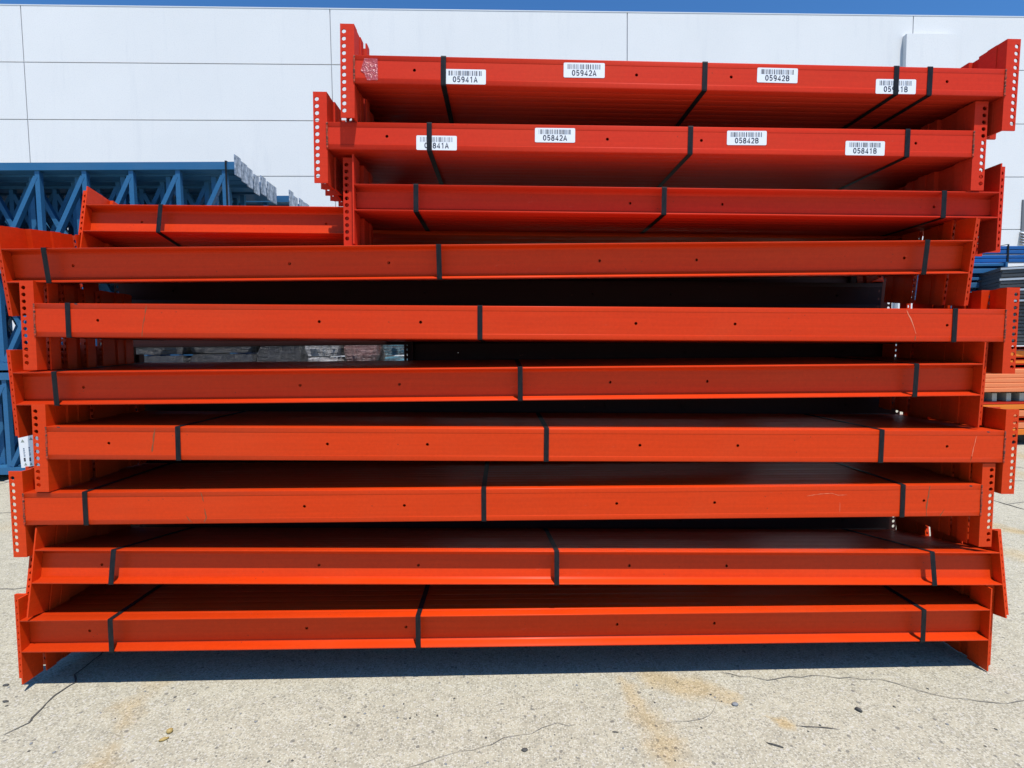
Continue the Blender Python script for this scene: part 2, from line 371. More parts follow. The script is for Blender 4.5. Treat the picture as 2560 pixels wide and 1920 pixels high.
bx0 = wall_x(2257, 95)[0]; bx1 = wall_x(2381, 95)[0]; bz = wall_x(2300, 92)[1]
mb = MB(); mb.box(bx0, bx1, -5.0, -0.05, 60, bz); box = mb.build('wall_box', M['wall'], bld)
# louvre at the far right
lx0 = wall_x(2552, 560)[0]; lz0 = wall_x(2555, 612)[1]; lz1 = wall_x(2555, 578)[1]; lz2 = wall_x(2555, 500)[1]
lv = tag(empty('wall_louvre', (0, WALLY, 0)), 'white wall louvre with grey mesh above at the right edge of the wall', 'vent')
lv.rotation_euler = (0, 0, WANG)
mb = MB(); mb.box(lx0, lx0+60, -1.0, -0.05, lz1+0.5, lz2); mb.build('mesh_screen', M['louvre_d'], lv)
for k in range(5):
    z = lz0+(lz1-lz0)*k/5; mb = MB(); mb.prism([(-4, z), (-0.1, z+2.0), (-0.1, z+1.5), (-4, z-0.5)], lx0-1, lx0+61); mb.build('slat', M['louvre'], lv)

# ------------------------------------------------------------------ rack beams
TW = 0.20
def channel_mesh(L, H, D, holes, mat, name='channel'):
    mb = MB()
    def prof(flip):
        p = [(0.012, 0.80), (0, 0.68), (0, 0.11), (0.008, 0.068), (0.032, 0.032), (0.068, 0.008), (0.11, 0), (D-0.06, 0), (D-0.03, 0.008), (D-0.008, 0.03), (D, 0.06), (D, 0.17), (D-0.04, 0.215),
             (TW+0.46, 0.39), (TW+0.28, 0.455), (TW+0.14, 0.55), (TW+0.04, 0.68), (TW, 0.80)]
        return [(y, H-z) for y, z in p] if flip else p
    mb.prism(prof(False), 0, L); mb.prism(prof(True), 0, L)
    mb.ns = len(mb.f); z0 = 0.80; HH = H-2*z0
    mb.holed(lambda l, h, t: (l, 0.012+t, z0+h), L, HH, TW-0.012, [(x, HH/2, 0.225, HH/2) for x in holes], sides=False)
    return mb.mesh(name, mat)
DN = 4.85
def connector_mesh(H, D, mat, side):
    """angle: hole leg beside the web face, end leg across the beam end; side -1 left, +1 right"""
    mb = MB(); HT = 13.05; UP = HT-H-DN; wd = 1.78; n = 12
    pitch = 1.0; first = (HT-(n-1)*pitch)/2
    sx = side
    holes = [(first+k*pitch, wd-0.52, 0.315, 0.5) for k in range(n)]
    mb.holed(lambda l, h, t: (sx*(0.24+h-0.0), t, l-DN), HT, wd-0.0, 0.19, holes)
    xa, xb = sorted((sx*0.02, sx*0.24))
    mb.box(xa, xb, 0.0, D, -DN, H+UP)
    return mb.mesh('end_connector', mat)
def weld_mesh(H, side, seed):
    r = random.Random(seed); mb = MB(); n = int(H/0.16)
    pts = [Vector((side*(0.05+r.uniform(-.02, .02)), -0.02+r.uniform(-.02, .02), 0.1+(H-0.2)*k/n)) for k in range(n+1)]
    i0 = 0; seg = 6
    for k, p in enumerate(pts):
        rr = 0.15*r.uniform(0.7, 1.25)
        for j in range(seg):
            a = 2*pi*j/seg; mb.v.append((p.x+rr*cos(a), p.y+rr*0.8*sin(a), p.z))
    for k in range(n):
        for j in range(seg):
            a = k*seg+j; b = k*seg+(j+1) % seg; mb.f.append((a, b, b+seg, a+seg))
    mb.f.append(tuple(range(seg-1, -1, -1))); mb.f.append(tuple(n*seg+j for j in range(seg)))
    return mb.mesh('weld_bead', M['weld'], True)
def hole_x(L):
    if L > 120: f = [9/144, 41.2/144, 56.1/144, 88.1/144, 103/144, 135.2/144]
    else: f = [8.3/92, 39.4/92, 52.8/92, 83.7/92]
    return [a*L for a in f]
_cache = {}
def parts(L, H, D, matk):
    key = (round(L, 1), H, D, matk)
    if key not in _cache:
        _cache[key] = (channel_mesh(L, H, D, hole_x(L), M[matk]), connector_mesh(H, D, M[matk], -1), connector_mesh(H, D, M[matk], 1))
    return _cache[key]

def bundle(rowname, Lp, Rp, kind, H, D, n, matk, lean=0.0, label=None, inner=None, group=None, jit=0.7, conn_drop=0.0, seed=0, show_weld=True, mats=None):
    """front top corners Lp, Rp of the first beam; kind 'web' or 'open'. Returns frame (origin, rotation, L)."""
    r = random.Random(seed)
    X = (Rp-Lp); L = X.length; X.normalize()
    q0 = Quaternion((0, 0, 1), atan2(X.y, X.x)); q1 = Quaternion((0, 1, 0), -math.asin(X.z))
    q = q0 @ q1 @ Quaternion((1, 0, 0), -radians(lean))   # lean > 0: the top goes back
    org = Lp - (q @ Vector((0, 0, H)))
    flip = Quaternion((0, 0, 1), pi)
    proto = None; front = None
    for k in range(n):
        op = (kind == 'open') ^ (k % 2 == 1)     # opening to the front?
        y = k*(D+0.02)
        dx = 0 if k == 0 or (k == 1 and kind == 'open') else r.uniform(-jit, jit)
        if k % 2 == (0 if kind == 'open' else 1) and k: pass
        if op: loc = org + q @ Vector((L+dx, y+D, 0)); rot = q @ flip
        else: loc = org + q @ Vector((dx, y, 0)); rot = q
        if k == 0:
            e = empty('rack_beam', loc, rot); cm, cl, cr = parts(L, H, D, matk)
            obj('channel', cm, e)
            a = obj('end_connector', cl, e); b = obj('end_connector', cr, e); b.location = (L*S, 0, 0)
            proto = e; front = e; tag(e, label, 'steel beam', group)
        else:
            e = copy_tree(proto); e.location = loc*S; e.rotation_mode = 'QUATERNION'; e.rotation_quaternion = rot
            tag(e, inner, 'steel beam', group)
            del_kids = [c for c in e.children if c.name.startswith(('weld', 'barcode', 'scratch', 'tape'))]
            for c in del_kids: bpy.data.objects.remove(c)
    if show_weld:
        if kind == 'web':
            for s_, x in ((-1, 0), (1, L)):
                o = obj('weld_bead', weld_mesh(H, s_, seed*7+s_), front); o.location = (x*S, 0, 0)
    return dict(org=org, q=q, L=L, H=H, D=D, n=n, front=front, kind=kind, depth=n*(D+0.02))

def strap(fr, u, Y, label, group='black steel straps round the front stack', mat='strap', wd=0.75, skew=0.0, v=None):
    """closed steel band round the bundle; u = photo position at the front face mid height"""
    org, q, H, dep = fr['org'], fr['q'], fr['H'], fr['depth']
    # local x of the strap
    qi = q.inverted(); d = _fw + _rt*((u-CX)/FPX) - _up*((v-CY)/FPX)
    o = Vector((0, 0, CAMH)); lo = qi @ (o-org); ld = qi @ d; t = -lo.y/ld.y; xl = (lo+ld*t).x
    g = 0.05; th = 0.035; c = 0.10
    path = [(-g, c), (-g, H-c), (-g+c*.4, H+g-c*.0+0.0), (dep+g-c*.4, H+g), (dep+g, H-c), (dep+g, c), (dep+g-c*.4, -g), (-g+c*.4, -g)]
    mb = MB(); n = len(path); cy, cz = dep/2, H/2
    for side in (-1, 1):
        for (y, z) in path:
            mb.v.append((xl+side*wd/2+skew*(z-H/2), y, z))
        for (y, z) in path:
            yo = y-th if y < cy else y+th; zo = z
            if z > H: zo = z+th
            if z < 0: zo = z-th
            mb.v.append((xl+side*wd/2+skew*(z-H/2), yo, zo))
    for k in range(n):
        j = (k+1) % n
        a, b, a2, b2 = k, j, 2*n+k, 2*n+j
        mb.f.append((a, b, b2, a2)); mb.f.append((n+a, n+b, n+b2, n+a2)); mb.f.append((a, b, n+b, n+a)); mb.f.append((a2, b2, n+b2, n+a2))
    ob = mb.build('steel_strap', M[mat]); ob.location = org*S; ob.rotation_mode = 'QUATERNION'; ob.rotation_quaternion = q
    return tag(ob, label, 'strap', group)

C4, C5 = (3.95, 1.58), (4.95, 1.75)
ROWS = [
 # key, kind, size, left px, right px, Y, lean, material, n, straps[(u, v)]
 ('top', 'web', C4, (886, 136.5), (2514, 172), 79.3, 0, 'red', 12, [(1108.7, 180), (1761.5, 200), (2240, 205), (2324, 205)]),
 ('second', 'web', C4, (818, 304), (2434.5, 326), 80.6, 0, 'red', 12, [(1073.4, 345), (1725.8, 352), (2268, 360)]),
 ('third', 'open', C4, (885, 459), (2498, 479.5), 81.2, 0, 'red', 8, [(1040, 495), (1660, 508), (2359, 510)]),
 ('fourth', 'open', C5, (2, 621), (2432.8, 599.7), 79.6, -7.0, 'orange', 10, [(115.5, 660), (1097.8, 655), (2314, 640)]),
 ('fifth', 'web', C5, (85.4, 757.5), (2514.4, 772.8), 79.7, 0, 'orange', 12, [(171, 800), (1200, 805), (2386, 815)]),
 ('sixth', 'open', C5, (31.6, 930.7), (2457.5, 908.9), 79.5, -2.5, 'orange', 12, [(139, 970), (1300.6, 958), (2288.8, 950)]),
 ('seventh', 'web', C5, (115.5, 1066), (2512.5, 1076.6), 79.2, 0, 'orange_b', 12, [(445.6, 1105), (1366, 1110), (2203, 1115)]),
 ('eighth', 'web', C5, (58.5, 1232), (2454, 1211), 79.5, 0, 'orange_b', 12, [(214, 1270), (1209.6, 1262), (2256, 1255)]),
 ('ninth', 'open', C5, (87, 1374.4), (2499, 1380.7), 79.2, 9.5, 'orange_b', 12, [(281, 1420), (1391.8, 1420), (2333, 1420)]),
 ('bottom', 'open', C5, (49, 1551.6), (2475, 1523.7), 77.9, 0.0, 'orange_b', 12, [(278, 1590), (1045.6, 1575), (2308, 1560)]),
]
DESC = {
 'top': 'topmost front beam, flat red face with labels 05941A, 05942A, 05942B and 05941B',
 'second': 'second front beam down, flat red face with labels 05841A, 05842A, 05842B and 05841B',
 'third': 'third front beam down, short open channel with shaded maroon web and no labels',
 'fourth': 'long shaded open channel in front, fourth down, touching the left photo edge',
 'fifth': 'fifth front beam down, uppermost of the three long flat orange faces',
 'sixth': 'open channel with shaded web between the upper two long flat orange faces',
 'seventh': 'seventh front beam down, middle one of the three long flat orange faces',
 'eighth': 'eighth front beam down, lowest flat orange face with forked rust scratches at left',
 'ninth': 'ninth front beam down, tilted open channel with the lower half sunlit',
 'bottom': 'lowest front beam, open channel standing on its connectors on the concrete',
}
NICE = {'top': 'topmost', 'second': 'second', 'third': 'third', 'fourth': 'fourth', 'fifth': 'fifth', 'sixth': 'sixth', 'seventh': 'seventh', 'eighth': 'eighth', 'ninth': 'ninth', 'bottom': 'lowest'}
FR = {}
for i, (key, kind, (H, D), lp, rp, Y, lean, matk, n, st) in enumerate(ROWS):
    Lp, Rp = at(lp[0], lp[1], Y), at(rp[0], rp[1], Y)
    fr = bundle(key, Lp, Rp, kind, H, D, n, matk, lean, DESC[key],
                'orange-red beam packed behind the front beam of the %s bundle' % NICE[key],
                'beams of the %s bundle' % NICE[key], seed=11+i)
    FR[key] = fr
    names = ['leftmost', 'middle', 'rightmost'] if len(st) == 3 else ['leftmost', 'second from left', 'third', 'rightmost']
    for (u, v), nm in zip(st, names):
        strap(fr, u, Y, '%s black strap round the %s bundle of the front stack' % (nm, NICE[key]), v=v)

# rear stack, half hidden: the tilted bundle on top shows at the left
rear_rows = [('open', (215, 510), 95.0, 13.0, 144.0, 8)]
Lp = at(215, 510, 95.0); Rp = Lp + Vector((143.5, 0, 0)); Rp.z = at(860, 516.5, 95.0).z + (at(860, 516.5, 95).z-Lp.z)*(143.5/(at(860, 516.5, 95).x-Lp.x)-1)
fr = bundle('rear_top', Lp, Rp, 'open', 4.95, 1.75, 8, 'orange_b', 11.0,
            'tilted open beam on top of the rear stack, left of the short third bundle',
            'orange-red steel beam packed behind the tilted beam on top of the rear stack', 'beams of the top rear bundle', seed=40)
strap(fr, 399, 95, 'black steel strap round the tilted bundle on top of the rear stack', 'straps of the rear stack', v=545)
zb = Lp.z-4.95
ORD = ['second', 'third', 'fourth', 'fifth', 'sixth', 'seventh', 'eighth']
KEYS = [r_[0] for r_ in ROWS]
def zline(key, x, top):
    f = FR[key]; t = (x-f['org'].x)/f['L']; e_ = f['org'] + f['q'] @ Vector((f['L'], 0, 0))
    return f['org'].z + (e_.z-f['org'].z)*t + (f['H'] if top else 0)
for k in range(6):
    up, lo = KEYS[3+k], KEYS[4+k]; YB = 102.0; ends = []
    for x in (-69.5, 74.3):
        off = (1.3 if k == 4 else 2.6) if k else (4.2 if x < 0 else 3.0)
        zu, zl = zline(up, x*0.79, False)-CAMH, zline(lo, x*0.79, True)-CAMH
        smx = min(zu/79.5, zu/99.5); smn = max(zl/79.5, zl/99.5)
        ends.append(CAMH+YB*(smx+smn)/2+off)
    if min(ends)-4.95-4.85 < -0.5: ends = [9.85, 9.85]
    short = (k == 1)                  # one level is a short bundle: daylight and goods show left of it
    x = -17.0 if short else (-70.6 if k == 0 else -68.3)
    t = 0.36 if short else 0.0
    a = Vector((x, YB, ends[0]+(ends[1]-ends[0])*t)); b = Vector((a.x+(92 if short else 143.8), YB, ends[1]))
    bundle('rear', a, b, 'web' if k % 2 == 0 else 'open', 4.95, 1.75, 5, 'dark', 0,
           'front beam with painted-in gap shade, %s bundle down in the rear stack' % ORD[k],
           'steel beam with painted-in gap shade inside the rear stack behind the front stack', 'beams of the dark rear stack', seed=50+k, show_weld=False)
    if ends[0] == 9.85: break

for k, zt in enumerate((66.9, 57.0, 47.2, 37.4, 27.6, 17.8)):  # third stack, added to fill and darken the gaps behind the rear stack
    a = Vector((-64.5 if k == 0 else -84.5-(k % 2), 120.0, zt)); b = Vector((a.x+143.8, 120.0, zt))
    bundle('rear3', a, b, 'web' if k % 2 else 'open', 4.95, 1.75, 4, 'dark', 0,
           'added beam in shade colour, third stack back, closing gaps behind the rear stack',
           'added beam in shade colour, third stack back, closing gaps behind the rear stack', 'beams of the third stack', seed=70+k, show_weld=False)
for k, zt in enumerate((76.7, 86.5)):  # two unseen bundles added to stop light leaking in from behind
    a = Vector((-18.0+k, 120.0, zt)); b = Vector((a.x+92, 120.0, zt))
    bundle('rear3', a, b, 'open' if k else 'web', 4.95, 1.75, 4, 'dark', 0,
           'added unseen short beam on the third stack, blocking light from behind',
           'added unseen short beam on the third stack, blocking light from behind', 'added light-blocking beams on the third stack', seed=84+k, show_weld=False)
for k in range(2):
    mb = MB(); X = -75.0+k*120; mb.box(X-2, X+2, 119.5, 129, 0, 7.5)
    tag(mb.build('dunnage_block', M['wood']), 'timber bearer on the ground under the third stack', 'timber block', 'bearers under the third stack')
for k, zt in enumerate((86.9, 96.7)):  # hidden bundles added to keep sky and wall light off the undersides
    a = Vector((-19.0+k*1.5, 101.0, zt)); b = Vector((a.x+92, 101.0, zt))
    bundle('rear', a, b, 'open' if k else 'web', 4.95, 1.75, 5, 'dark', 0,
           'front beam of the %s unseen bundle added to block light behind the topmost bundles' % ('upper' if k else 'lower'),
           'unseen short beam added behind the two topmost bundles to block light', 'added light-blocking beams behind the topmost bundles', seed=90+k, show_weld=False)

# ------------------------------------------------------------------ barcode labels
def arc(cx, cy, rx_, ry_, a0, a1, n=8):
    return [(cx+rx_*cos(radians(a0+(a1-a0)*k/n)), cy+ry_*sin(radians(a0+(a1-a0)*k/n))) for k in range(n+1)]
GLYPH = {
 '0': [arc(.3, .5, .23, .43, 90, 450, 18)],
 '1': [[(.12, .74), (.34, .93), (.34, 0.0)]],
 '2': [arc(.3, .68, .22, .25, 165, -40, 9)+[(.08, .07), (.56, .07)]],
 '4': [[(.58, .24), (.06, .24), (.42, .95), (.42, 0.0)]],
 '5': [[(.52, .93), (.15, .93), (.11, .50)]+arc(.29, .33, .23, .26, 120, -150, 11)],
 '8': [arc(.3, .71, .19, .22, -90, 270, 14), arc(.3, .27, .23, .23, 90, 450, 14)],
 '9': [arc(.29, .67, .21, .26, 0, 360, 14), [(.50, .67)]+arc(.28, .40, .23, .34, 10, -110, 8)],
 'A': [[(.02, 0.0), (.30, .95), (.58, 0.0)], [(.13, .30), (.47, .30)]],
 'B': [[(.09, .07), (.09, .93)], [(.09, .93)]+arc(.32, .73, .2, .20, 90, -90, 8)+[(.09, .53)], [(.09, .51)]+arc(.32, .29, .24, .22, 90, -90, 8)+[(.09, .07)]],
}
def text_mesh(txt, size, wd=0.185):
    """bold grotesque characters as mitred ribbons, centred on x"""
    mb = MB(); adv = 0.76; x0 = -adv*len(txt)/2+0.06
    for i, ch in enumerate(txt):
        for si, pl in enumerate(GLYPH[ch]):
            closed = math.dist(pl[0], pl[-1]) < 1e-4
            P = pl[:-1] if closed else pl; n = len(P); base = len(mb.v)
            for k in range(n):
                p = Vector(P[k]); pa = Vector(P[k-1]) if (k or closed) else None; pb = Vector(P[(k+1) % n]) if (k < n-1 or closed) else None
                d1 = (p-pa).normalized() if pa is not None else (pb-p).normalized(); d2 = (pb-p).normalized() if pb is not None else d1
                nn = Vector((-(d1+d2).y, (d1+d2).x)).normalized(); m_ = min(1.6, 1/max(0.4, nn.dot(Vector((-d1.y, d1.x)))))
                for sg in (-1, 1):
                    q = p+nn*(sg*wd/2*m_); mb.v.append(((x0+i*adv+q.x)*size, -0.0006*si-0.0003*i, q.y*size))
            for k in range(n if closed else n-1):
                j = (k+1) % n; mb.f.append((base+2*k, base+2*k+1, base+2*j+1, base+2*j))
    return mb.mesh('printed_number', M['ink'])
def barcode(fr, txt, u, v, seed):
    f = fr['front']; q = fr['q']; qi = q.inverted(); d = _fw + _rt*((u-CX)/FPX) - _up*((v-CY)/FPX)
    lo = qi @ (Vector((0, 0, CAMH))-fr['org']); ld = qi @ d; t = -lo.y/ld.y; c = lo+ld*t
    W, Hh, rr = 5.95, 2.08, 0.17
    mb = MB(); prof = []
    for cx_, cz_, a0 in ((W/2-rr, Hh/2-rr, 0), (-W/2+rr, Hh/2-rr, 90), (-W/2+rr, -Hh/2+rr, 180), (W/2-rr, -Hh/2+rr, 270)):
        for k in range(4):
            a = radians(a0+30*k); prof.append((cx_+rr*cos(a), cz_+rr*sin(a)))
    n = len(prof)
    mb.v = [(x, -0.012, z) for x, z in prof]+[(x, 0.0, z) for x, z in prof]
    mb.f = [tuple(range(n)), tuple(range(2*n-1, n-1, -1))]+[(k, (k+1) % n, n+(k+1) % n, n+k) for k in range(n)]
    o = mb.build('barcode_label', M['paper'], f); o.location = Vector((c.x, -0.006, c.z))*S; o.rotation_euler = (0, radians(rnd.uniform(-0.5, 0.5)), 0)
    o['label'] = 'white barcode label reading %s' % txt
    r = random.Random(seed); mb = MB(); mg = MB(); x = -2.42
    while x < 2.36:
        wd = r.choice((0.045, 0.06, 0.09, 0.14)); gap = r.choice((0.05, 0.07, 0.10, 0.16))
        (mb if r.random() < 0.7 else mg).box(x, min(x+wd, 2.42), -0.020, -0.0125, 0.14, 0.82); x += wd+gap
    b = tag(mb.build('barcode', M['ink'], o), kind='stuff')
    # light bars belong to the same print
    b2 = tag(mg.build('barcode', M['ink_grey'], o), kind='stuff')
    me = text_mesh(txt, 0.80)
    t_ = obj('printed_number', me, o); t_.location = Vector((0, -0.018, -0.78))*S; t_['kind'] = 'stuff'
for txt, u, v, k in (('05941A', 1163, 192, 1), ('05942A', 1460.5, 175.8, 2), ('05942B', 1943.5, 188.6, 3), ('05941B', 2239.5, 216.5, 4)):
    barcode(FR['top'], txt, u, v, k)
for txt, u, v, k in (('05841A', 1091.5, 357.3, 5), ('05842A', 1387.6, 338.2, 6), ('05842B', 1867, 345, 7), ('05841B', 2162.5, 370.7, 8)):
    barcode(FR['second'], txt, u, v, k)

# ------------------------------------------------------------------ scratches, tape, nicks on the front faces
def face_pts(fr, pts):
    qi = fr['q'].inverted(); out = []
    for u, v in pts:
        d = _fw + _rt*((u-CX)/FPX) - _up*((v-CY)/FPX)
        lo = qi @ (Vector((0, 0, CAMH))-fr['org']); ld = qi @ d; t = -lo.y/ld.y; c = lo+ld*t; out.append((c.x, c.z))
    return out
def scratch(fr, pts, wd, mat, seed):
    P0 = face_pts(fr, pts); r = random.Random(seed); P = []
    for a, b in zip(P0[:-1], P0[1:]):
        n = max(2, int(math.dist(a, b)/0.3))
        for k in range(n): P.append((a[0]+(b[0]-a[0])*k/n+r.uniform(-.03, .03), a[1]+(b[1]-a[1])*k/n))
    P.append(P0[-1]); P = [(x, min(max(z, 0.08), fr['H']-0.08)) for x, z in P]
    mb = MB()
    for k, p in enumerate(P):
        a, b = P[max(k-1, 0)], P[min(k+1, len(P)-1)]; tx, tz = b[0]-a[0], b[1]-a[1]; l = math.hypot(tx, tz) or 1
        ww = 1.35*wd*r.uniform(0.4, 1.3)*(0.3 if k in (0, len(P)-1) else 1)
        for s_ in (-1, 1): mb.v.append((p[0]-tz/l*ww/2*s_, -0.004, p[1]+tx/l*ww/2*s_))
        for s_ in (-1, 1): mb.v.append((p[0]-tz/l*ww/2*s_, 0.0, p[1]+tx/l*ww/2*s_))
    for k in range(len(P)-1):
        mb.f.append((4*k, 4*k+1, 4*k+5, 4*k+4)); mb.f.append((4*k, 4*k+2, 4*k+6, 4*k+4)); mb.f.append((4*k+1, 4*k+3, 4*k+7, 4*k+5))
    mb.build('scratch', M[mat], fr['front'])
scratch(FR['fifth'], [(366, 762), (362, 790), (357, 815), (355, 843)], 0.10, 'scratch', 1)
scratch(FR['fifth'], [(2266, 775), (2276, 795), (2283, 812), (2290, 835)], 0.10, 'scratch_l', 2)
scratch(FR['fifth'], [(2289, 838), (2287, 852)], 0.14, 'scratch', 3)
scratch(FR['seventh'], [(388, 1070), (384, 1095), (380, 1130)], 0.16, 'scratch', 4)
scratch(FR['seventh'], [(2441, 1090), (2434, 1120), (2427, 1150)], 0.07, 'scratch_l', 5)
scratch(FR['seventh'], [(2429, 1140), (2426, 1154)], 0.15, 'scratch', 6)
scratch(FR['eighth'], [(502, 1230), (506, 1243), (509, 1254)], 0.15, 'scratch', 7)
scratch(FR['eighth'], [(511, 1272), (516, 1295), (510, 1306)], 0.15, 'scratch', 8)
scratch(FR['eighth'], [(465, 1288), (473, 1300), (481, 1307)], 0.09, 'scratch', 9)
scratch(FR['eighth'], [(2325, 1214), (2321, 1240), (2316, 1270), (2316, 1291)], 0.14, 'scratch', 10)
scratch(FR['eighth'], [(2361, 1273), (2352, 1286), (2349, 1292)], 0.10, 'scratch', 11)
scratch(FR['eighth'], [(2017, 1240), (2050, 1235), (2080, 1233), (2095, 1238), (2118, 1237)], 0.05, 'scratch_l', 12)
scratch(FR['eighth'], [(2100, 1256), (2099, 1280)], 0.05, 'scratch_l', 13)
for key, u, v in (('seventh', 2471, 1079.5), ('eighth', 2427, 1214.5), ('seventh', 146, 1067.5), ('fifth', 190, 759.5)):
    scratch(FR[key], [(u-4, v), (u+4, v+1)], 0.28, 'nick', int(u))
# torn clear tape with glints
P = face_pts(FR['top'], [(905, 165), (911, 146), (944, 146), (945, 200), (918, 201), (911, 184), (902, 178)])
mb = MB(); n = len(P); rr = random.Random(5)
mb.v = [(x, -0.03, z) for x, z in P]+[(x, 0.0, z) for x, z in P]
mb.f = [tuple(range(n)), tuple(range(2*n-1, n-1, -1))]+[(k, (k+1) % n, n+(k+1) % n, n+k) for k in range(n)]
o = mb.build('tape', M['tape'], FR['top']['front']); o['label'] = 'torn patch of clear packing tape'

# paper tag hanging behind the connectors at the left
A = at(48, 1087, 86); B = at(103, 1169, 86); W_ = B.x-A.x; H_ = A.z-B.z
pt = tag(empty('paper_tag', (A.x, 86, B.z)), 'white printed tag with arrows hanging behind the left connectors of the seventh bundle', 'paper tag')
pt.rotation_euler = (0, radians(-2.5), 0)
mb = MB(); mb.box(0, W_, 0, 0.05, 0, H_); mb.build('sheet', M['paper'], pt)
mb = MB()
for k in range(3):
    x = 0.5+k*0.85; mb.v += [(x, -0.012, 0.35), (x+0.5, -0.012, 0.35), (x+0.25, -0.012, 0.85)]; i = len(mb.v); mb.f.append((i-3, i-2, i-1))
for x, z in ((0.35, 4.1), (1.7, 4.4)):
    mb.v += [(x, -0.012, z), (x+0.6, -0.012, z), (x+0.3, -0.012, z+0.5)]; i = len(mb.v); mb.f.append((i-3, i-2, i-1))
tag(mb.build('arrow_marks', M['ink_green'], pt), kind='stuff')
mb = MB(); r = random.Random(3)
for k in range(3):
    x = 0.55+k*0.85
    mb.box(x, x+0.28, -0.014, -0.004, 1.0, 1.6)
tag(mb.build('printed_block', M['ink'], pt), kind='stuff')
mb = MB()
for k in range(3):
    x = 0.6+k*0.85; z = 1.8
    while z < 3.2:
        h = r.uniform(.08, .2); mb.box(x, x+r.uniform(.15, .32), -0.014, -0.004, z, z+h); z += h+0.07
tag(mb.build('printed_line', M['ink_grey'], pt), kind='stuff')

# ------------------------------------------------------------------ blue upright frames, left
def frame_proto(L, W, mat, phase=0.0, rev=False):
    """upright frame lying on its edge: x from -L to 0, height W, foot plates at x = 0"""
    e = empty('upright_frame')
    for z0 in (0, W-2.9):
        mb = MB()     # post: open-backed lipped section, holes punched in its face shown from inside
        hs = [(6+2.0*k*2, 1.45, 0.30, 1.45) for k in range(int((L-12)/4))]
        mb.holed(lambda l, h, t: (-L+l, 0.0+t, z0+h), L, 2.9, 0.12, [] )
        mb.holed(lambda l, h, t: (-L+l, 5.45-t, z0+h), L, 2.9, 0.12, hs)
        mb.box(-L, 0, 0.12, 5.33, z0+2.78, z0+2.9); mb.box(-L, 0, 0.12, 5.33, z0, z0+0.12)
        mb.build('post', mat, e)
        mb = MB(); mb.box(0.02, 0.4, -0.4, 4.4, z0-2.2, z0+5.6); mb.build('foot_plate', M['galv'], e)
    x = -4.5-phase; me_s = None
    mb = MB(); mb.box(-0.9, 0.9, 0.5, 2.3, 2.95, W-2.95); me_s = mb.mesh('strut', mat)
    mb = MB(); mb.bar((-18.1+0.9, 1.35, W-5.2 if rev else 3.2), (-0.6, 1.35, 3.2 if rev else W-5.2), 1.7, 1.9, (0, 1, 0)); me_d = mb.mesh('diagonal', mat)
    while x > -L+4:
        o = obj('strut', me_s, e); o.location = (x*S, 0, 0)
        if x-18 > -L: o = obj('diagonal', me_d, e); o.location = (x*S, 0, 0)
        x -= 18.1
    return e
P0 = at(590, 420, 216)
proto = frame_proto(172, 41.0, M['blue']); proto_b = frame_proto(172, 41.0, M['blue'], 7.0, True); proto_c = frame_proto(172, 41.0, M['blue'], 12.5); used = {}
lev = [3.0, 45.0, 84.6]; levn = ['bottom', 'middle', 'top']
first = True
for li, z0 in enumerate(lev):
    for k in range(12):
        y = 215+k*5.7 if k < 7 else 257.5+(k-7)*5.9
        src = proto if k == 0 else (proto_b if k % 2 else proto_c)
        o = src if src.name not in used else copy_tree(src); used[src.name] = 1
        dz = (0 if k == 0 else rnd.uniform(-2.0, 0.1)) if li == 2 else 0
        o.location = Vector((P0.x+(0 if k == 0 else rnd.uniform(-0.8, 0.8))+(4 if k >= 7 else 0), y, z0+dz-(0.5 if k >= 7 and li == 2 else 0)))*S
        if k == 0: lb = 'nearest blue steel upright frame in the %s tier, lying on edge at the left' % levn[li]
        else: lb = 'blue steel upright frame behind the nearest one in the %s tier at the left' % levn[li]
        tag(o, lb, 'rack frame', 'blue upright frames, %s tier' % levn[li])
for k in range(4):
    mb = MB(); mb.box(P0.x-20-k*38, P0.x-16-k*38, 214, 292, 0, 0.75); o = mb.build('timber_runner', M['wood'])
    tag(o, 'timber runner under the stacked blue frames', 'timber', 'timber runners under the blue frames')
mb = MB(); X = at(565, 420, 214.6).x
mb.box(X-0.35, X+0.35, 214.4, 214.5, 84.6, 125.8); mb.box(X-0.35, X+0.35, 214.4, 248, 125.75, 125.85)
tag(mb.build('steel_strap', M['strap']), 'black strap round the top tier of blue frames near their foot plates', 'strap')

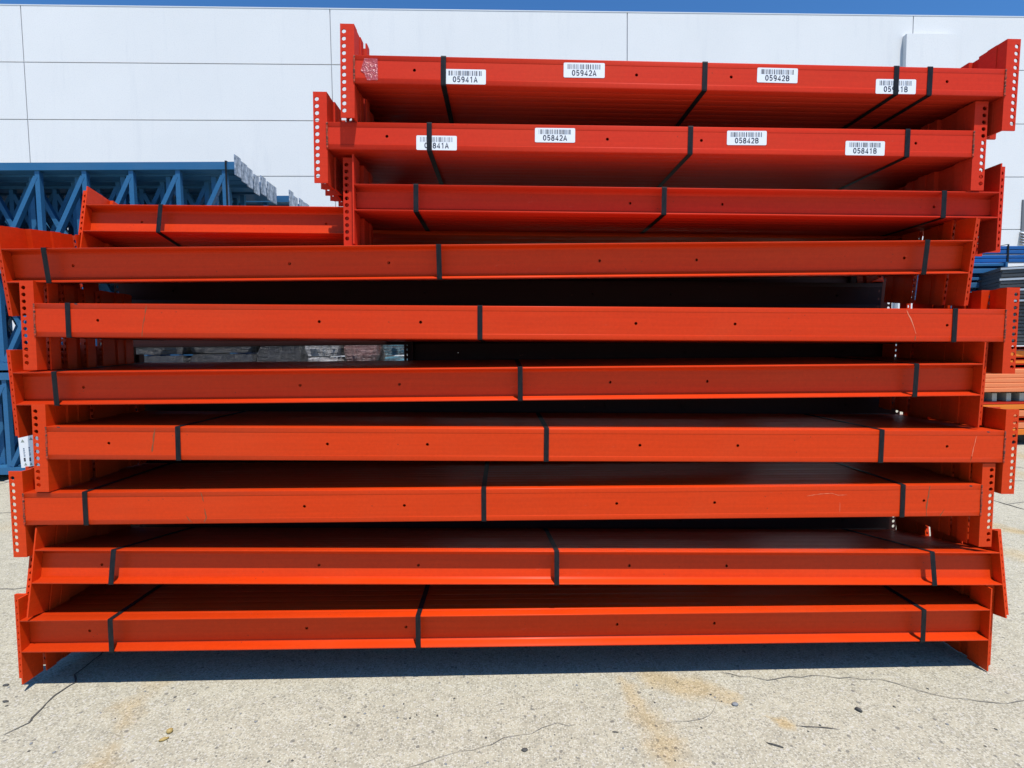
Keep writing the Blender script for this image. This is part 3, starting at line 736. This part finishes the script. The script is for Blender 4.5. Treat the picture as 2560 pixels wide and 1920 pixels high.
# ------------------------------------------------------------------ goods seen through the gaps
def wrapped(u0, u1, Y, z1, mat, label, mid=True, seed=1):
    r = random.Random(seed); x0 = at(u0, 890, Y).x; x1 = at(u1, 890, Y).x
    e = tag(empty('wrapped_pallet', ((x0+x1)/2, Y, 0)), label, 'wrapped pallet', 'stretch wrapped goods behind the stacks')
    hw = (x1-x0)/2; z = 5.0
    mb = MB()
    for k in range(3): mb.box(-hw+k*(hw-1.5), -hw+k*(hw-1.5)+3, 0, 30, 0.05, 4.0)
    mb.box(-hw, hw, 0, 30, 4.0, 5.0); mb.build('pallet', M['wood'], e)
    while z < z1:
        h = r.uniform(8, 10); mb = MB(); n = 14; w2 = hw-0.4; vs = []
        for j in range(5):
            zz = z+0.2+(h-0.4)*j/4; bul = [0.7, 0.15, 0, 0.15, 0.7][j]
            ring = []
            for (xa, ya, xb, yb) in ((-w2+bul, bul, w2-bul, bul), (w2-bul, bul, w2-bul, 30-bul), (w2-bul, 30-bul, -w2+bul, 30-bul), (-w2+bul, 30-bul, -w2+bul, bul)):
                for k in range(n):
                    ring.append((xa+(xb-xa)*k/n+r.uniform(-.15, .15), ya+(yb-ya)*k/n+r.uniform(-.3, .3), zz+r.uniform(-.1, .1)))
            vs.append(ring)
        N = len(vs[0])
        for rg in vs: mb.v += rg
        for j in range(4):
            for k in range(N): mb.f.append((j*N+k, j*N+(k+1) % N, (j+1)*N+(k+1) % N, (j+1)*N+k))
        mb.f.append(tuple(range(N-1, -1, -1))); mb.f.append(tuple(4*N+k for k in range(N)))
        mb.build('wrapped_carton', M[mat], e); z += h
wrapped(250, 462, 168, 62, 'wrap_dark', 'added dark pallet blacking out the gap behind the rear stack left ends', seed=9)  # pallet added so the far left gap stays black
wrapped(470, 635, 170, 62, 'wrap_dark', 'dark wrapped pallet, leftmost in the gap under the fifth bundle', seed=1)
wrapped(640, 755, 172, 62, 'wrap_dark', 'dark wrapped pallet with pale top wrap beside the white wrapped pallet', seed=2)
wrapped(760, 850, 170, 62, 'wrap_white', 'white stretch wrapped pallet seen in the gap under the fifth bundle', seed=3)
wrapped(858, 945, 173, 62, 'wrap_pink', 'rosy white wrapped pallet right of the white one in the gap', seed=4)
wrapped(955, 1035, 176, 62, 'wrap_blue', 'pallet of pale blue wrapped goods, rightmost in the gap', seed=5)

# ------------------------------------------------------------------ right background stacks
YR = 296.0
def rx(u, Y=YR): return at(u, 880, Y).x
def rz(v, Y=YR): return at(2500, v, Y).z
def long_beam(u0, u1, y, v0, v1, matk, label, group, open_=False, dep=4.0, plate=False):
    x0, x1 = rx(u0, y), rx(u1, y)
    z1, z0 = rz(v0, y), rz(v1, y); h = z1-z0
    e = tag(empty('stored_beam', (x0, y, z0)), label, 'steel beam', group); L = x1-x0
    mb = MB(); b = min(0.25, h*0.12)
    if open_:
        t = h*0.16
        mb.prism([(0, 0), (dep, 0), (dep, h), (0, h), (0, h-t), (dep-0.4, h-t*1.6), (dep-0.4, t*1.6), (0, t)], 0, L)
    else:
        mb.prism([(b, 0), (0, b), (0, h-b), (b, h), (dep-b, h), (dep, h-b), (dep, b), (dep-b, 0)], 0, L)
    mb.build('rail', M[matk], e)
    if plate:
        mb = MB(); mb.box(L+0.02, L+1.3, -1.0, dep, -1.0, h+0.6); mb.build('end_plate', M[matk], e)
    return e
NTH = ['topmost', 'second', 'third', 'fourth', 'fifth', 'sixth', 'seventh', 'eighth', 'ninth', 'tenth', 'eleventh', 'twelfth', 'thirteenth', 'fourteenth', 'fifteenth', 'sixteenth', 'seventeenth', 'eighteenth', 'nineteenth', 'twentieth', 'twenty-first', 'twenty-second', 'twenty-third']
tops = [(615, 624), (625.5, 634.5), (637.5, 645.5), (646.5, 656)]
for k, (a, b) in enumerate(tops):
    long_beam(2395, 2800, YR-2, a, b, 'blue_dark', '%s blue steel beam of the strapped bundle behind at the right' % NTH[k], 'strapped blue beams at the right')
lows = [(658.5, 665, 2500), (671, 683, 2500), (693, 700, 2482), (706, 719, 2482), (729, 735, 2447), (741, 752, 2447)]
for k, (a, b, ue) in enumerate(lows):
    long_beam(2290, ue, YR-8, a, b, 'blue', '%s blue steel beam of the stepped pile below the strapped bundle' % NTH[k], 'stepped blue beams at the right', plate=True)
for k, (a, b, ue) in enumerate([(657, 670, 2499), (671, 684, 2499), (685, 704, 2481), (705, 720, 2481), (721, 738, 2446), (739, 753, 2446)]):  # added backing for the dark shaded webs between the lit rails
    long_beam(2290, ue, YR-3.6, a, b, 'blue_dark', '%s added beam backing the stepped blue pile, for its shaded webs' % NTH[k], 'added backing beams behind the stepped pile')
z = rz(754, YR-8)
while z > 6:
    h = 4.2; e = tag(empty('stored_beam', (rx(2290), YR-8, z-h-0.3)), 'blue beam low in the stack hidden behind the front stack at the right', 'steel beam', 'hidden blue beams at the right')
    mb = MB(); mb.box(0, rx(2440)-rx(2290), 0, 7, 0, h); mb.build('rail', M['blue'], e); z -= h+0.3
# the upper bundle and the wire decks rest on a rear pile of blue beams
mb = MB(); X = rx(2509, YR-2.3)
mb.box(X-0.5, X+0.5, YR-2.4, YR-2.2, rz(657), rz(613)); mb.box(X-0.5, X+0.5, YR-2.3, YR+3, rz(613), rz(613)+0.15)
tag(mb.build('steel_strap', M['strap']), 'black strap round the blue bundle behind at the right', 'strap')
YD = YR-30
def wire_deck(x, y, z, w, d, ang, k, bright):
    e = tag(empty('wire_deck', (x, y, z)), '%s zinc wire deck from the top of the deck pile at the right' % NTH[k], 'wire deck', 'stacked wire decks at the right'); e.rotation_euler = (0, 0, ang)
    mb = MB(); n = 16
    for i in range(n+1): mb.bar((w*i/n, 0, 0), (w*i/n, d, 0), 0.5, 0.5)
    for i in range(10): mb.bar((0, d*i/9, 0.4), (w, d*i/9, 0.4), 0.4, 0.4)
    tag(mb.build('wire_grid', M['wire'], e), kind='stuff')
    for i in range(4):
        mb = MB(); y0 = d*(i+0.5)/4; mb.box(0, w, y0-0.9, y0+0.9, -1.1, -0.3); mb.build('support_channel', M['wire'], e)
    mb = MB(); mb.box(-0.2, 0.15, 0, d, -1.2, 0.35); mb.build('side_flange', M['wire'], e)
    mb = MB(); mb.box(0, w, -0.25, 0.05, -0.75, 0.2); mb.build('front_flange', M['wire_l' if bright else 'wire'], e)
zd0 = rz(865, YD); zd1 = rz(662, YD); nd = 22
for k in range(nd):
    z = zd0+1.4+(zd1-zd0-1.4)*k/nd
    upper = k > nd*0.5
    wire_deck(rx(2494 if upper else 2526, YD)+rnd.uniform(-0.8, 0.8), YD, z, 60, 26, radians((-24 if upper else -6)+rnd.uniform(-1.5, 1.5)), nd-1-k, (k % 3 == 0) and upper)
oran = [(866.5, 876, 'red', True), (877, 892.5, 'amber', False), (893.5, 901, 'red', True), (901.5, 909.5, 'amber', False), (910.5, 921.5, 'red', True)]
for k, (a, b, mk, op) in enumerate(oran):
    long_beam(2400, 2800, YD+1, a, b, mk, '%s beam of the orange pile right under the wire decks' % NTH[k], 'upper orange beams at the right', open_=op, dep=26)
for k in range(5):
    a = 923+k*11.6
    long_beam(2400, 2800, YD-3-k*0.5, a, a+10.8, 'peach', '%s peach beam of the pale pile at the right, sunlight painted in' % NTH[k], 'pale orange beams at the right', dep=30)
for k, u in enumerate((2400, 2445, 2490, 2526, 2559, 2592, 2640)):
    mb = MB(); X = rx(u, YD-2); mb.box(X-1.0, X+1.4, YD-2, YD+24, rz(1003, YD), rz(982, YD))
    tag(mb.build('dunnage_block', M['wood']), 'pale timber block between the peach beams and the amber beams', 'timber block', 'dunnage blocks at the right')
low = [(1003.5, 1010.5, 'red', False), (1011.5, 1024, 'amber', False), (1027, 1042, 'peach', False), (1043, 1055, 'orange', True), (1057, 1072, 'peach', False), (1073.5, 1088, 'amber', False)]
for k, (a, b, mk, op) in enumerate(low):
    long_beam(2400, 2800, YD-3, a, b, mk, '%s beam of the lowest amber and orange pile behind at the right' % NTH[k], 'low orange beams at the right', open_=op, dep=30)
for k, u in enumerate((2410, 2480, 2620, 2750)):
    mb = MB(); X = rx(u, YD); mb.box(X-1.8, X+1.8, YD-1, YD+26, 0, rz(1088.5, YD))
    tag(mb.build('dunnage_block', M['wood']), 'timber block on the ground under the lowest orange pile', 'timber block', 'ground blocks at the right')

# ------------------------------------------------------------------ small things on the ground
def pebble(u, v, r_, mat, label, cat='pebble', sq=(1, 1, 0.6), group=None, rz_=0.0, name='pebble'):
    p = on_ground(u, v); rr = random.Random(int(u*3+v)); mb = MB(); n, mth = 8, 5
    for i in range(1, mth):
        for j in range(n):
            a = pi*i/mth; b = 2*pi*j/n; k = r_*rr.uniform(0.8, 1.15)
            mb.v.append((k*sin(a)*cos(b)*sq[0], k*sin(a)*sin(b)*sq[1], k*cos(a)*sq[2]+r_*sq[2]*0.75))
    t = len(mb.v); mb.v += [(0, 0, r_*sq[2]*1.75), (0, 0, -r_*sq[2]*0.2)]
    for i in range(mth-2):
        for j in range(n): mb.f.append((i*n+j, i*n+(j+1) % n, (i+1)*n+(j+1) % n, (i+1)*n+j))
    for j in range(n): mb.f.append((t, (j+1) % n, j)); mb.f.append((t+1, (mth-2)*n+j, (mth-2)*n+(j+1) % n))
    o = mb.build(name, M[mat], None, True); o.location = p*S; o.rotation_euler = (0, 0, rz_)
    tag(o, label, cat, group); return o
pebble(424, 1831, 0.42, 'husk', 'yellow-brown seed husk on the concrete, upper of the two at the lower left', 'husk', (1, 1, 0.7), name='seed_husk')
pebble(409, 1851, 0.45, 'husk', 'darker split seed husk just below the round one at the lower left', 'husk', (1.3, 0.6, 0.5), rz_=0.6, name='seed_husk')
pebble(1838, 1763, 0.42, 'stone_g', 'smooth grey pebble beside the orange stain right of centre', sq=(1.3, 0.9, 0.5))
pebble(2146, 1777, 0.40, 'stone_d', 'dark upright chip of stone on the right-hand concrete', sq=(0.7, 1.3, 0.7), rz_=0.5)
pebble(1312, 1876, 0.36, 'stone_d', 'dark pebble by the bottom photo edge near the middle', sq=(1.2, 0.9, 0.4))
pebble(15, 1714, 0.35, 'stone_d', 'dark chip on the concrete left of the lowest left connector', sq=(1.5, 0.8, 0.4))
pebble(14, 1755, 0.30, 'stone_d', 'small dark chip near the left photo edge below the stack corner', sq=(1.4, 0.8, 0.5))
pebble(1940, 1865, 0.5, 'stone_d', 'thin dark twig lying on the concrete at the lower right', 'twig', (2.2, 0.22, 0.25), rz_=-0.5, name='twig')
pebble(1538, 1831, 0.3, 'stone_d', 'short dark twig on the concrete right of the middle', 'twig', (1.5, 0.3, 0.3), rz_=-0.15, name='twig')
rr = random.Random(12)
for k in range(60):
    pebble(rr.uniform(0, 2560), rr.uniform(1710, 1915), rr.uniform(0.10, 0.20), 'stone_d' if rr.random() < .6 else 'stone_g', 'tiny loose stone chip lying on the sunlit concrete', sq=(1.2, 0.9, 0.35), group='tiny stone chips on the concrete', rz_=rr.uniform(0, 3))
